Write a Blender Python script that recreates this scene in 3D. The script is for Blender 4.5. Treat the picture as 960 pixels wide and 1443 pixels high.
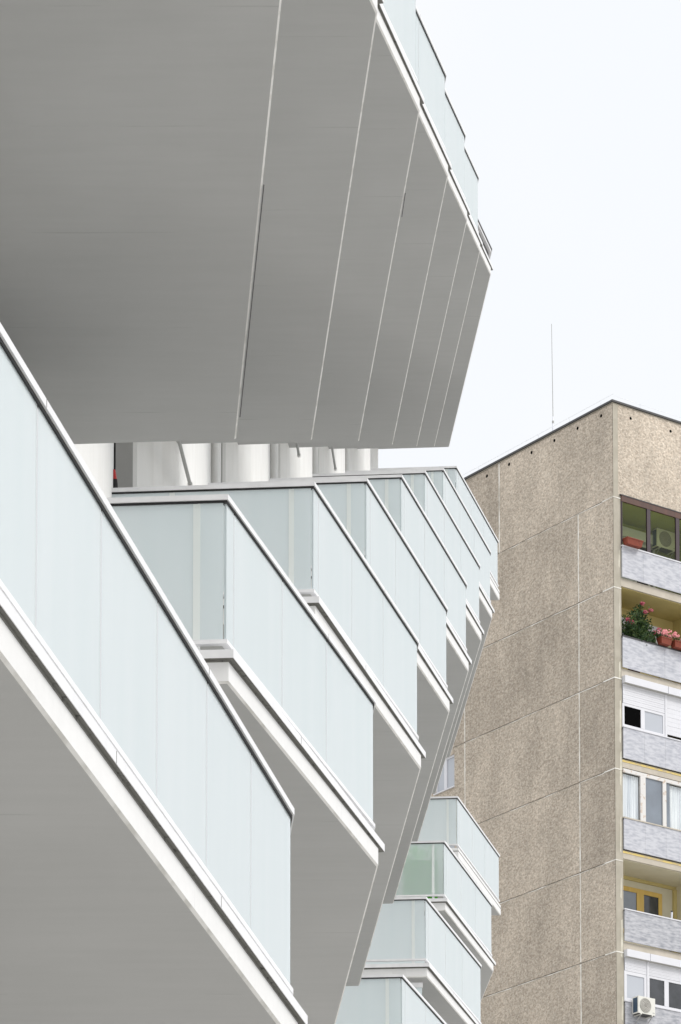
import bpy, math, random
from mathutils import Vector, Matrix
random.seed(7)
for o in list(bpy.data.objects): bpy.data.objects.remove(o, do_unlink=True)
scene = bpy.context.scene
COL = scene.collection
EYE = 1.6          # camera height
S = 0.82           # metres per survey unit of the white building

# ------------------------------------------------------------------ camera
cd = bpy.data.cameras.new("camera"); cam = bpy.data.objects.new("camera", cd); COL.objects.link(cam)
cam.location = (0, 0, EYE); cam.rotation_euler = (math.radians(90 + 5.157), 0, 0)
cd.sensor_fit = 'HORIZONTAL'; cd.sensor_width = 36; cd.lens = 5259.2 / 960 * 36
cd.shift_x = 0; cd.shift_y = (2331.5 - 721.5) / 960
cd.clip_start = 0.5; cd.clip_end = 5000
scene.camera = cam

# ------------------------------------------------------------------ sky, sun, exposure
SUN_EL, SUN_AZ = math.radians(48), math.radians(112)       # azimuth clockwise from +Y
w = bpy.data.worlds.new("World"); scene.world = w; w.use_nodes = True
nt = w.node_tree; nt.nodes.clear()
def N(t, **k):
    n = nt.nodes.new(t)
    for a, v in k.items(): setattr(n, a, v)
    return n
out = N('ShaderNodeOutputWorld'); bg = N('ShaderNodeBackground'); bg2 = N('ShaderNodeBackground'); mx = N('ShaderNodeMixShader')
sky = N('ShaderNodeTexSky', sky_type='NISHITA', sun_disc=False, sun_elevation=SUN_EL, sun_rotation=SUN_AZ)
nt.links.new(sky.outputs[0], bg.inputs[0]); bg.inputs[1].default_value = 0.10
tc = N('ShaderNodeTexCoord'); sp = N('ShaderNodeSeparateXYZ'); nt.links.new(tc.outputs['Generated'], sp.inputs[0])
mr = N('ShaderNodeMapRange'); nt.links.new(sp.outputs[2], mr.inputs[0])
mr.inputs[1].default_value = 0.58; mr.inputs[2].default_value = 1.0; mr.inputs[3].default_value = .745; mr.inputs[4].default_value = 2.1
ns = N('ShaderNodeTexNoise'); ns.inputs['Scale'].default_value = 9; ns.inputs['Detail'].default_value = 4
nt.links.new(tc.outputs['Generated'], ns.inputs['Vector'])
cr = N('ShaderNodeValToRGB'); nt.links.new(ns.outputs[0], cr.inputs[0])
cr.color_ramp.elements[0].position = .42; cr.color_ramp.elements[0].color = (.95, .972, 1.0, 1)
cr.color_ramp.elements[1].position = .62; cr.color_ramp.elements[1].color = (.975, .985, .995, 1)
nt.links.new(cr.outputs[0], bg2.inputs[0]); nt.links.new(mr.outputs[0], bg2.inputs[1])
mx.inputs[0].default_value = .94
nt.links.new(bg.outputs[0], mx.inputs[1]); nt.links.new(bg2.outputs[0], mx.inputs[2]); nt.links.new(mx.outputs[0], out.inputs[0])
sl = bpy.data.lights.new("sun", 'SUN'); so = bpy.data.objects.new("sun", sl); COL.objects.link(so)
sl.energy = 1.5; sl.angle = math.radians(25); sl.color = (1, .97, .93)
d = Vector((math.sin(SUN_AZ) * math.cos(SUN_EL), math.cos(SUN_AZ) * math.cos(SUN_EL), math.sin(SUN_EL)))
so.rotation_euler = d.to_track_quat('Z', 'Y').to_euler(); so.location = d * 50
scene.view_settings.view_transform = 'Standard'; scene.view_settings.look = 'None'
scene.view_settings.gamma = 1; scene.view_settings.exposure = 0.48
scene.render.engine = 'CYCLES'
scene.cycles.max_bounces = 10; scene.cycles.transmission_bounces = 8; scene.cycles.diffuse_bounces = 5

# ------------------------------------------------------------------ materials
def mat(name, col, rough=.6, metal=0, noise=None, bump=None, spec=.5):
    """noise: (scale, other colour, contrast lo, hi[, stretch xyz]); bump: (scale, strength, distance)"""
    m = bpy.data.materials.new(name); m.use_nodes = True
    t = m.node_tree; b = t.nodes['Principled BSDF']
    b.inputs['Base Color'].default_value = (*col, 1); b.inputs['Roughness'].default_value = rough
    b.inputs['Metallic'].default_value = metal; b.inputs['Specular IOR Level'].default_value = spec
    c = t.nodes.new('ShaderNodeTexCoord')
    if noise:
        n = t.nodes.new('ShaderNodeTexNoise'); n.inputs['Scale'].default_value = noise[0]; n.inputs['Detail'].default_value = 6
        if len(noise) > 4:
            mp = t.nodes.new('ShaderNodeMapping'); mp.inputs['Scale'].default_value = noise[4]
            t.links.new(c.outputs['Object'], mp.inputs[0]); t.links.new(mp.outputs[0], n.inputs['Vector'])
        else: t.links.new(c.outputs['Object'], n.inputs['Vector'])
        r = t.nodes.new('ShaderNodeValToRGB'); r.color_ramp.elements[0].position = noise[2]; r.color_ramp.elements[1].position = noise[3]
        r.color_ramp.elements[0].color = (*noise[1], 1); r.color_ramp.elements[1].color = (*col, 1)
        t.links.new(n.outputs[0], r.inputs[0]); t.links.new(r.outputs[0], b.inputs['Base Color'])
    if bump:
        n = t.nodes.new('ShaderNodeTexNoise'); n.inputs['Scale'].default_value = bump[0]; n.inputs['Detail'].default_value = 4
        t.links.new(c.outputs['Object'], n.inputs['Vector'])
        k = t.nodes.new('ShaderNodeBump'); k.inputs['Strength'].default_value = bump[1]; k.inputs['Distance'].default_value = bump[2]
        t.links.new(n.outputs[0], k.inputs['Height']); t.links.new(k.outputs[0], b.inputs['Normal'])
    return m

def frosted(name, milk, tint, mixf, rough, facing=.12):
    m = bpy.data.materials.new(name); m.use_nodes = True; t = m.node_tree; t.nodes.clear()
    o = t.nodes.new('ShaderNodeOutputMaterial')
    df = t.nodes.new('ShaderNodeBsdfDiffuse'); df.inputs[0].default_value = (*milk, 1)
    tr = t.nodes.new('ShaderNodeBsdfTranslucent'); tr.inputs[0].default_value = (*milk, 1)
    rf = t.nodes.new('ShaderNodeBsdfRefraction'); rf.inputs[0].default_value = (*tint, 1); rf.inputs['Roughness'].default_value = rough; rf.inputs['IOR'].default_value = 1.25
    gl = t.nodes.new('ShaderNodeBsdfGlossy'); gl.inputs['Roughness'].default_value = .12
    m1 = t.nodes.new('ShaderNodeMixShader'); m1.inputs[0].default_value = .3
    m2 = t.nodes.new('ShaderNodeMixShader'); m2.inputs[0].default_value = mixf
    m3 = t.nodes.new('ShaderNodeMixShader'); fr = t.nodes.new('ShaderNodeFresnel'); fr.inputs[0].default_value = 1.45
    L = t.links.new
    # faint rain marks and tone drift in the interlayer, a little different from pane to pane
    tcg = t.nodes.new('ShaderNodeTexCoord'); mpg = t.nodes.new('ShaderNodeMapping'); mpg.inputs['Scale'].default_value = (1.6, 1.6, .22); L(tcg.outputs['Object'], mpg.inputs[0])
    ng = t.nodes.new('ShaderNodeTexNoise'); ng.inputs['Scale'].default_value = 2.2; ng.inputs['Detail'].default_value = 7; L(mpg.outputs[0], ng.inputs['Vector'])
    rg = t.nodes.new('ShaderNodeValToRGB'); rg.color_ramp.elements[0].position = .3; rg.color_ramp.elements[1].position = .7
    rg.color_ramp.elements[0].color = (milk[0] * .955, milk[1] * .97, milk[2] * .97, 1); rg.color_ramp.elements[1].color = (min(1, milk[0] * 1.01), milk[1], milk[2], 1)
    L(ng.outputs[0], rg.inputs[0]); L(rg.outputs[0], df.inputs[0]); L(rg.outputs[0], tr.inputs[0])
    rq = t.nodes.new('ShaderNodeMapRange'); rq.inputs[3].default_value = .05; rq.inputs[4].default_value = .22; L(ng.outputs[0], rq.inputs[0]); L(rq.outputs[0], gl.inputs['Roughness'])
    L(df.outputs[0], m1.inputs[1]); L(tr.outputs[0], m1.inputs[2]); L(m1.outputs[0], m2.inputs[1]); L(rf.outputs[0], m2.inputs[2])
    L(m2.outputs[0], m3.inputs[1]); L(gl.outputs[0], m3.inputs[2]); L(fr.outputs[0], m3.inputs[0]); L(m3.outputs[0], o.inputs[0])
    return m

def plaster(name, base, dark, lines=True):
    """painted concrete: soft blotches, faint formwork lines every ~1.3 m broken by noise, run-off streaks"""
    m = mat(name, base, .75, noise=(1.1, dark, .25, .62), bump=(60, .12, .004), spec=.3)
    t = m.node_tree; b = t.nodes['Principled BSDF']
    src = b.inputs['Base Color'].links[0].from_socket
    c = t.nodes.new('ShaderNodeTexCoord')
    def M(op, a, bb=None, cc=None):
        n = t.nodes.new('ShaderNodeMath'); n.operation = op
        for i, v in enumerate((a, bb, cc)):
            if v is None: continue
            if isinstance(v, (int, float)): n.inputs[i].default_value = v
            else: t.links.new(v, n.inputs[i])
        return n.outputs[0]
    sep = t.nodes.new('ShaderNodeSeparateXYZ'); t.links.new(c.outputs['Object'], sep.inputs[0])
    n2 = t.nodes.new('ShaderNodeTexNoise'); n2.inputs['Scale'].default_value = 1.3; t.links.new(c.outputs['Object'], n2.inputs['Vector'])
    y = M('ADD', sep.outputs[1], M('MULTIPLY', n2.outputs[0], .03))
    fr = M('FRACT', M('MULTIPLY', y, 1 / 1.27))
    ln = M('LESS_THAN', fr, .011)
    n3 = t.nodes.new('ShaderNodeTexNoise'); n3.inputs['Scale'].default_value = 2.2; n3.inputs['Detail'].default_value = 8
    t.links.new(c.outputs['Object'], n3.inputs['Vector'])
    brk = t.nodes.new('ShaderNodeMapRange'); brk.inputs[1].default_value = .5; brk.inputs[2].default_value = .66; t.links.new(n3.outputs[0], brk.inputs[0])
    f = M('MULTIPLY', M('MULTIPLY', ln, brk.outputs[0]), .22)
    # fine long smears
    mp = t.nodes.new('ShaderNodeMapping'); mp.inputs['Scale'].default_value = (1.2, 9, 9); t.links.new(c.outputs['Object'], mp.inputs[0])
    n4 = t.nodes.new('ShaderNodeTexNoise'); n4.inputs['Scale'].default_value = 1.5; n4.inputs['Detail'].default_value = 7; t.links.new(mp.outputs[0], n4.inputs['Vector'])
    sm = t.nodes.new('ShaderNodeMapRange'); sm.inputs[1].default_value = .35; sm.inputs[2].default_value = .7; sm.inputs[3].default_value = 0; sm.inputs[4].default_value = .05
    t.links.new(n4.outputs[0], sm.inputs[0])
    tot = M('ADD', f, sm.outputs[0])
    mxx = t.nodes.new('ShaderNodeMix'); mxx.data_type = 'RGBA'
    t.links.new(tot, mxx.inputs[0]); t.links.new(src, mxx.inputs[6]); mxx.inputs[7].default_value = (*[v * .35 for v in base], 1)
    t.links.new(mxx.outputs[2], b.inputs['Base Color'])
    return m

def pebble(name, c0, c1, c2):
    """exposed-aggregate render: stones of several tones, coarse stains, rough bump, panel tint from the colour attribute"""
    m = bpy.data.materials.new(name); m.use_nodes = True; t = m.node_tree; b = t.nodes['Principled BSDF']
    b.inputs['Roughness'].default_value = .95; b.inputs['Specular IOR Level'].default_value = .15
    c = t.nodes.new('ShaderNodeTexCoord')
    mp = t.nodes.new('ShaderNodeMapping'); mp.inputs['Scale'].default_value = (1, 1, 1.25); t.links.new(c.outputs['Object'], mp.inputs[0])
    v = t.nodes.new('ShaderNodeTexVoronoi'); v.inputs['Scale'].default_value = 19; t.links.new(mp.outputs[0], v.inputs['Vector'])
    n = t.nodes.new('ShaderNodeTexNoise'); n.inputs['Scale'].default_value = 12; n.inputs['Detail'].default_value = 8; n.inputs['Roughness'].default_value = .7
    t.links.new(mp.outputs[0], n.inputs['Vector'])
    r = t.nodes.new('ShaderNodeValToRGB'); e = r.color_ramp.elements
    e[0].position = .36; e[0].color = (*c0, 1); e[1].position = .66; e[1].color = (*c2, 1)
    x = e.new(.5); x.color = (*c1, 1)
    t.links.new(n.outputs[0], r.inputs[0])
    st = t.nodes.new('ShaderNodeMix'); st.data_type = 'RGBA'; st.blend_type = 'MULTIPLY'; st.inputs[0].default_value = 1
    rr = t.nodes.new('ShaderNodeMapRange'); sx = t.nodes.new('ShaderNodeSeparateColor'); t.links.new(v.outputs['Color'], sx.inputs[0])
    t.links.new(sx.outputs[0], rr.inputs[0]); rr.inputs[3].default_value = .78; rr.inputs[4].default_value = 1.18
    t.links.new(r.outputs[0], st.inputs[6]); t.links.new(rr.outputs[0], st.inputs[7])
    big = t.nodes.new('ShaderNodeTexNoise'); big.inputs['Scale'].default_value = .9; big.inputs['Detail'].default_value = 5
    mp2 = t.nodes.new('ShaderNodeMapping'); mp2.inputs['Scale'].default_value = (1, 1, .55); t.links.new(c.outputs['Object'], mp2.inputs[0]); t.links.new(mp2.outputs[0], big.inputs['Vector'])
    br = t.nodes.new('ShaderNodeMapRange'); br.inputs[1].default_value = .35; br.inputs[2].default_value = .65; br.inputs[3].default_value = .86; br.inputs[4].default_value = 1.06
    t.links.new(big.outputs[0], br.inputs[0])
    s2 = t.nodes.new('ShaderNodeMix'); s2.data_type = 'RGBA'; s2.blend_type = 'MULTIPLY'; s2.inputs[0].default_value = 1
    t.links.new(st.outputs[2], s2.inputs[6]); t.links.new(br.outputs[0], s2.inputs[7])
    # rain streaks running down the panels
    mp3 = t.nodes.new('ShaderNodeMapping'); mp3.inputs['Scale'].default_value = (2.6, 2.6, .16); t.links.new(c.outputs['Object'], mp3.inputs[0])
    rs = t.nodes.new('ShaderNodeTexNoise'); rs.inputs['Scale'].default_value = 1.6; rs.inputs['Detail'].default_value = 5; t.links.new(mp3.outputs[0], rs.inputs['Vector'])
    rm = t.nodes.new('ShaderNodeMapRange'); rm.inputs[1].default_value = .30; rm.inputs[2].default_value = .55; rm.inputs[3].default_value = .92; rm.inputs[4].default_value = 1.0; t.links.new(rs.outputs[0], rm.inputs[0])
    s4 = t.nodes.new('ShaderNodeMix'); s4.data_type = 'RGBA'; s4.blend_type = 'MULTIPLY'; s4.inputs[0].default_value = 1
    t.links.new(s2.outputs[2], s4.inputs[6]); t.links.new(rm.outputs[0], s4.inputs[7]); s2 = s4
    at = t.nodes.new('ShaderNodeAttribute'); at.attribute_name = 'tint'
    s3 = t.nodes.new('ShaderNodeMix'); s3.data_type = 'RGBA'; s3.blend_type = 'MULTIPLY'; s3.inputs[0].default_value = 1
    t.links.new(s2.outputs[2], s3.inputs[6]); t.links.new(at.outputs['Color'], s3.inputs[7])
    t.links.new(s3.outputs[2], b.inputs['Base Color'])
    k = t.nodes.new('ShaderNodeBump'); k.inputs['Strength'].default_value = .7; k.inputs['Distance'].default_value = .03
    t.links.new(n.outputs[0], k.inputs['Height']); t.links.new(k.outputs[0], b.inputs['Normal'])
    return m

M = {}
M['paint'] = plaster('painted_concrete', (.73, .728, .725), (.69, .688, .683))
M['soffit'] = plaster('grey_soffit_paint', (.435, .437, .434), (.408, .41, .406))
M['chamfer'] = mat('pale_chamfer', (.74, .73, .71), .8, noise=(5, (.58, .57, .54), .36, .5))
M['seam'] = mat('pale_glass_seam', (.90, .95, .95), .5)
M['wall'] = mat('white_render', (.86, .855, .84), .85, noise=(6, (.81, .80, .78), .3, .7, (1, 1, .3)), bump=(70, .5, .006), spec=.2)
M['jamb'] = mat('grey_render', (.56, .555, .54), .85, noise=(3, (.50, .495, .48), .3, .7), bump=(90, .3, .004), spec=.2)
M['alu'] = mat('white_aluminium', (.76, .76, .77), .38, noise=(9, (.68, .68, .69), .3, .7), spec=.4)
M['gasket'] = mat('black_gasket', (.014, .014, .015), .7)
M['shadedirt'] = mat('painted_shade_sooty_joint', (.17, .168, .155), .9, noise=(26, (.05, .05, .045), .30, .42))  # dark base paints shade under the trim; noise adds dirt drips; also section joints
M['glass'] = frosted('milky_glass', (.905, .98, 1.0), (.95, .985, 1.0), .20, .15)
M['clearglass'] = frosted('clearer_frosted_glass', (.86, .95, .95), (.95, .99, .97), .50, .30)
M['glassedge'] = frosted('milky_glass_joint', (.95, .985, .97), (.96, .98, .97), .10, .3)
M['post'] = mat('white_post', (.82, .83, .83), .5)
M['deck'] = mat('terrace_tiles', (.55, .54, .52), .7, noise=(4, (.48, .47, .45), .3, .7))
M['darkframe'] = mat('anthracite_frame', (.02, .021, .023), .45)
M['darkpane'] = mat('dark_window_pane', (.035, .04, .045), .06, spec=.8)
M['pebL'] = pebble('pebble_render', (.40, .335, .27), (.49, .425, .35), (.575, .51, .43))
M['mortar'] = mat('joint_mortar', (.80, .78, .73), .8, noise=(3, (.56, .53, .47), .35, .6))
M['joint'] = mat('open_joint', (.10, .09, .075), .9)
M['cement'] = mat('smooth_cement', (.42, .385, .32), .85, noise=(2.5, (.35, .32, .26), .35, .65), bump=(40, .3, .004))
M['cementpatch'] = mat('cement_repair', (.62, .59, .50), .85, noise=(5, (.50, .47, .38), .35, .65))
M['flash'] = mat('dark_flashing', (.05, .048, .05), .5)
M['wire'] = mat('galvanised_wire', (.72, .73, .78), .4, metal=.3)
M['marble'] = mat('mottled_parapet_board', (.51, .515, .55), .6, noise=(4.5, (.34, .35, .395), .3, .6, (1, 1, 3.4)), bump=(12, .2, .01))
M['marbledark'] = mat('weathered_parapet_board', (.46, .46, .485), .6, noise=(4.5, (.25, .26, .29), .3, .62, (1, 1, 3.4)), bump=(12, .2, .01))
M['pvc'] = mat('white_pvc', (.66, .66, .69), .45, noise=(2, (.62, .62, .65), .3, .7))
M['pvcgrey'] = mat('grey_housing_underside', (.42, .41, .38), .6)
M['peel'] = mat('peeling_white_paint', (.64, .62, .60), .7, noise=(9, (.52, .42, .34), .34, .45))
M['brown'] = mat('brown_frame', (.105, .045, .03), .5, noise=(8, (.06, .03, .022), .3, .7, (1, 1, .2)))
M['maroon'] = mat('maroon_mullion', (.045, .028, .034), .5)
M['green'] = mat('lime_wall_paint', (.36, .38, .12), .8, noise=(2, (.32, .34, .10), .3, .7))
M['ochre'] = mat('ochre_wall_paint', (.60, .50, .22), .8, noise=(2, (.52, .43, .18), .3, .7))
M['cream'] = mat('cream_wall_paint', (.68, .64, .50), .8, noise=(2, (.62, .58, .44), .3, .7))
M['yellow'] = mat('yellow_joinery', (.70, .48, .13), .5, noise=(6, (.60, .40, .10), .3, .7, (1, 1, .2)))
M['yellowtrim'] = mat('yellow_foam_strip', (.80, .62, .22), .8, noise=(5, (.62, .50, .28), .4, .55))
M['slabedge'] = mat('beige_slab_edge', (.52, .47, .40), .85, noise=(4, (.44, .40, .33), .3, .7))
M['pane'] = mat('reflecting_pane', (.20, .23, .27), .05, spec=1.0, noise=(1.1, (.15, .17, .20), .35, .65))
M['panelight'] = mat('reflecting_light_pane', (.44, .46, .50), .25, spec=.5)
M['panedark'] = mat('dark_pane', (.05, .052, .058), .08, spec=.8, noise=(3, (.028, .03, .032), .35, .65))
def tinted(name, c, g):
    m = bpy.data.materials.new(name); m.use_nodes = True; t = m.node_tree; t.nodes.clear()
    o = t.nodes.new('ShaderNodeOutputMaterial'); a = t.nodes.new('ShaderNodeBsdfTransparent'); a.inputs[0].default_value = (*c, 1)
    b = t.nodes.new('ShaderNodeBsdfGlossy'); b.inputs['Roughness'].default_value = .03; x = t.nodes.new('ShaderNodeMixShader'); x.inputs[0].default_value = g
    t.links.new(a.outputs[0], x.inputs[1]); t.links.new(b.outputs[0], x.inputs[2]); t.links.new(x.outputs[0], o.inputs[0]); return m
M['tint'] = tinted('window_glass', (.90, .92, .80), .025)
M['black'] = mat('dark_room', (.003, .003, .003), .95, spec=.02)
M['curtain'] = mat('net_curtain', (.80, .83, .84), .9, noise=(9, (.56, .60, .64), .34, .62, (1, 1, .05)))
M['terracotta'] = mat('terracotta', (.24, .045, .02), .7, noise=(12, (.15, .03, .014), .3, .7))
M['leaf'] = mat('leaf_green', (.035, .085, .018), .6, noise=(20, (.014, .035, .010), .35, .65))
M['leaf2'] = mat('leaf_light_green', (.09, .14, .03), .6, noise=(20, (.05, .09, .02), .35, .65))
M['stem'] = mat('plant_stem', (.12, .10, .05), .8)
M['crimson'] = mat('crimson_petals', (.25, .004, .03), .6)
M['pink'] = mat('pink_petals', (.62, .13, .14), .6, noise=(30, (.70, .30, .33), .4, .6))
M['acwhite'] = mat('cream_white_casing', (.66, .65, .60), .5)
M['acgrille'] = mat('fan_grille', (.34, .32, .29), .6, noise=(25, (.22, .21, .19), .3, .7))
M['acblue'] = mat('cooling_fins', (.03, .06, .10), .5)
M['hedge'] = mat('bright_green_mat', (.16, .66, .05), .8, noise=(20, (.10, .52, .03), .3, .7))
M['red'] = mat('red_plastic', (.50, .02, .02), .4)
M['canvas'] = mat('mauve_grey_canvas', (.16, .15, .18), .8)
M['pipe'] = mat('grey_pipe', (.35, .35, .34), .5)
M['ground'] = mat('pale_paving', (.42, .41, .39), .85, noise=(.35, (.34, .33, .31), .3, .7), bump=(8, .3, .01))

# ------------------------------------------------------------------ mesh helpers
class MB:
    def __init__(s): s.v, s.f, s.mi, s.mats, s.tint = [], [], [], [], []
    def m(s, mt):
        if mt not in s.mats: s.mats.append(mt)
        return s.mats.index(mt)
    def prism(s, poly, z0, z1, mt, tint=1.0, poly2=None, mt_bot=None):
        """poly counter-clockwise seen from above"""
        b = len(s.v); n = len(poly); poly2 = poly2 or poly; k = s.m(mt)
        s.v += [(x, y, z0) for x, y in poly] + [(x, y, z1) for x, y in poly2]
        fs = [tuple(b + i for i in reversed(range(n))), tuple(b + n + i for i in range(n))]
        fs += [(b + i, b + (i + 1) % n, b + n + (i + 1) % n, b + n + i) for i in range(n)]
        s.f += fs; s.mi += [s.m(mt_bot or mt)] + [k] * (len(fs) - 1); s.tint += [tint] * len(fs); return s
    def box(s, p0, p1, mt, tint=1.0):
        (x0, y0, z0), (x1, y1, z1) = p0, p1
        x0, x1 = min(x0, x1), max(x0, x1); y0, y1 = min(y0, y1), max(y0, y1); z0, z1 = min(z0, z1), max(z0, z1)
        return s.prism([(x0, y0), (x1, y0), (x1, y1), (x0, y1)], z0, z1, mt, tint)
    def quad(s, pts, mt):
        b = len(s.v); s.v += [tuple(p) for p in pts]; s.f.append(tuple(range(b, b + len(pts)))); s.mi.append(s.m(mt)); s.tint.append(1.0); return s
    def tube(s, a, c, r, mt, n=8, r2=None):
        a, c = Vector(a), Vector(c); ax = (c - a).normalized(); r2 = r if r2 is None else r2
        u = ax.orthogonal().normalized(); w_ = ax.cross(u); b = len(s.v); k = s.m(mt)
        for p, rr in ((a, r), (c, r2)):
            for i in range(n):
                t = 2 * math.pi * i / n; s.v.append(tuple(p + (u * math.cos(t) + w_ * math.sin(t)) * rr))
        fs = [(b + i, b + (i + 1) % n, b + n + (i + 1) % n, b + n + i) for i in range(n)]
        fs += [tuple(b + i for i in reversed(range(n))), tuple(b + n + i for i in range(n))]
        s.f += fs; s.mi += [k] * len(fs); s.tint += [1.0] * len(fs); return s
    def mesh(s, name, xf=None):
        me = bpy.data.meshes.new(name)
        vs = [xf(v) for v in s.v] if xf else s.v
        me.from_pydata(vs, [], s.f)
        for mt in s.mats: me.materials.append(M[mt])
        me.polygons.foreach_set('material_index', s.mi)
        a = me.color_attributes.new('tint', 'FLOAT_COLOR', 'CORNER')
        for p, t in zip(me.polygons, s.tint):
            for li in p.loop_indices: a.data[li].color = (t, t, t, 1)
        me.update(); return me
    def obj(s, name, parent=None, loc=(0, 0, 0), xf=None):
        o = bpy.data.objects.new(name, s.mesh(name, xf)); COL.objects.link(o); o.location = loc
        if parent: o.parent = parent
        return o
def tag(o, label=None, cat=None, group=None, kind=None):
    for k, v in (('label', label), ('category', cat), ('group', group), ('kind', kind)):
        if v: o[k] = v
    return o
def empty(name, loc, rz=0):
    o = bpy.data.objects.new(name, None); COL.objects.link(o); o.location = loc; o.rotation_euler = (0, 0, rz); o.empty_display_size = .5; return o
def link(name, mesh, parent, loc=(0, 0, 0)):
    o = bpy.data.objects.new(name, mesh); COL.objects.link(o); o.parent = parent; o.location = loc; return o

# ------------------------------------------------------------------ ground
g = MB(); g.box((-1500, -1500, -.3), (1500, 1500, 0), 'ground'); tag(g.obj('ground'), kind='structure')

# ==================================================================================================
# WHITE APARTMENT BUILDING  (balconies set out on a rising checkerboard)
# ==================================================================================================
O = {2: (-.82, 25.65, 9.52), 3: (-.27, 34.58, 13.33), 4: (.30, 43.36, 17.03), 5: (.87, 52.36, 20.84), 6: (1.42, 61.28, 24.64), 7: (1.98, 70.03, 28.36), 8: (2.52, 78.86, 32.12)}
O[1] = (-1.375, 16.75, 5.715)
HA, HD = 7.322, -7.395
def SC(p): return tuple(c * S for c in p)
wb = empty('white_apartment_building', (-.8, 20, 0))
tag(wb, 'white apartment block whose saw-tooth balconies with milky glass climb away towards the sky', 'building')
WBL = Vector(wb.location)

def side_w(y0):      # x of facade line at local y
    return -2.03 + (y0 - .16) * .0633
def offs(path, o):
    """offset an open path outward (to the right of travel) with mitred corners"""
    P = [Vector(p) for p in path]; R_ = []
    for i, p in enumerate(P):
        ns_ = []
        if i: t = (P[i] - P[i - 1]).normalized(); ns_.append(Vector((t.y, -t.x)))
        if i < len(P) - 1: t = (P[i + 1] - P[i]).normalized(); ns_.append(Vector((t.y, -t.x)))
        if len(ns_) == 1: R_.append(p + ns_[0] * o)
        else:
            n = (ns_[0] + ns_[1]).normalized(); R_.append(p + n * (o / max(.35, n.dot(ns_[0]))))
    return [tuple(v) for v in R_]
def strip(mb, outer, width, z0, z1, mt):
    inner = offs(outer, -width)
    for i in range(len(outer) - 1):
        mb.prism([inner[i], outer[i], outer[i + 1], inner[i + 1]], z0, z1, mt)
def scl(v): return (v[0] * S, v[1] * S, v[2] * S)

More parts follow.
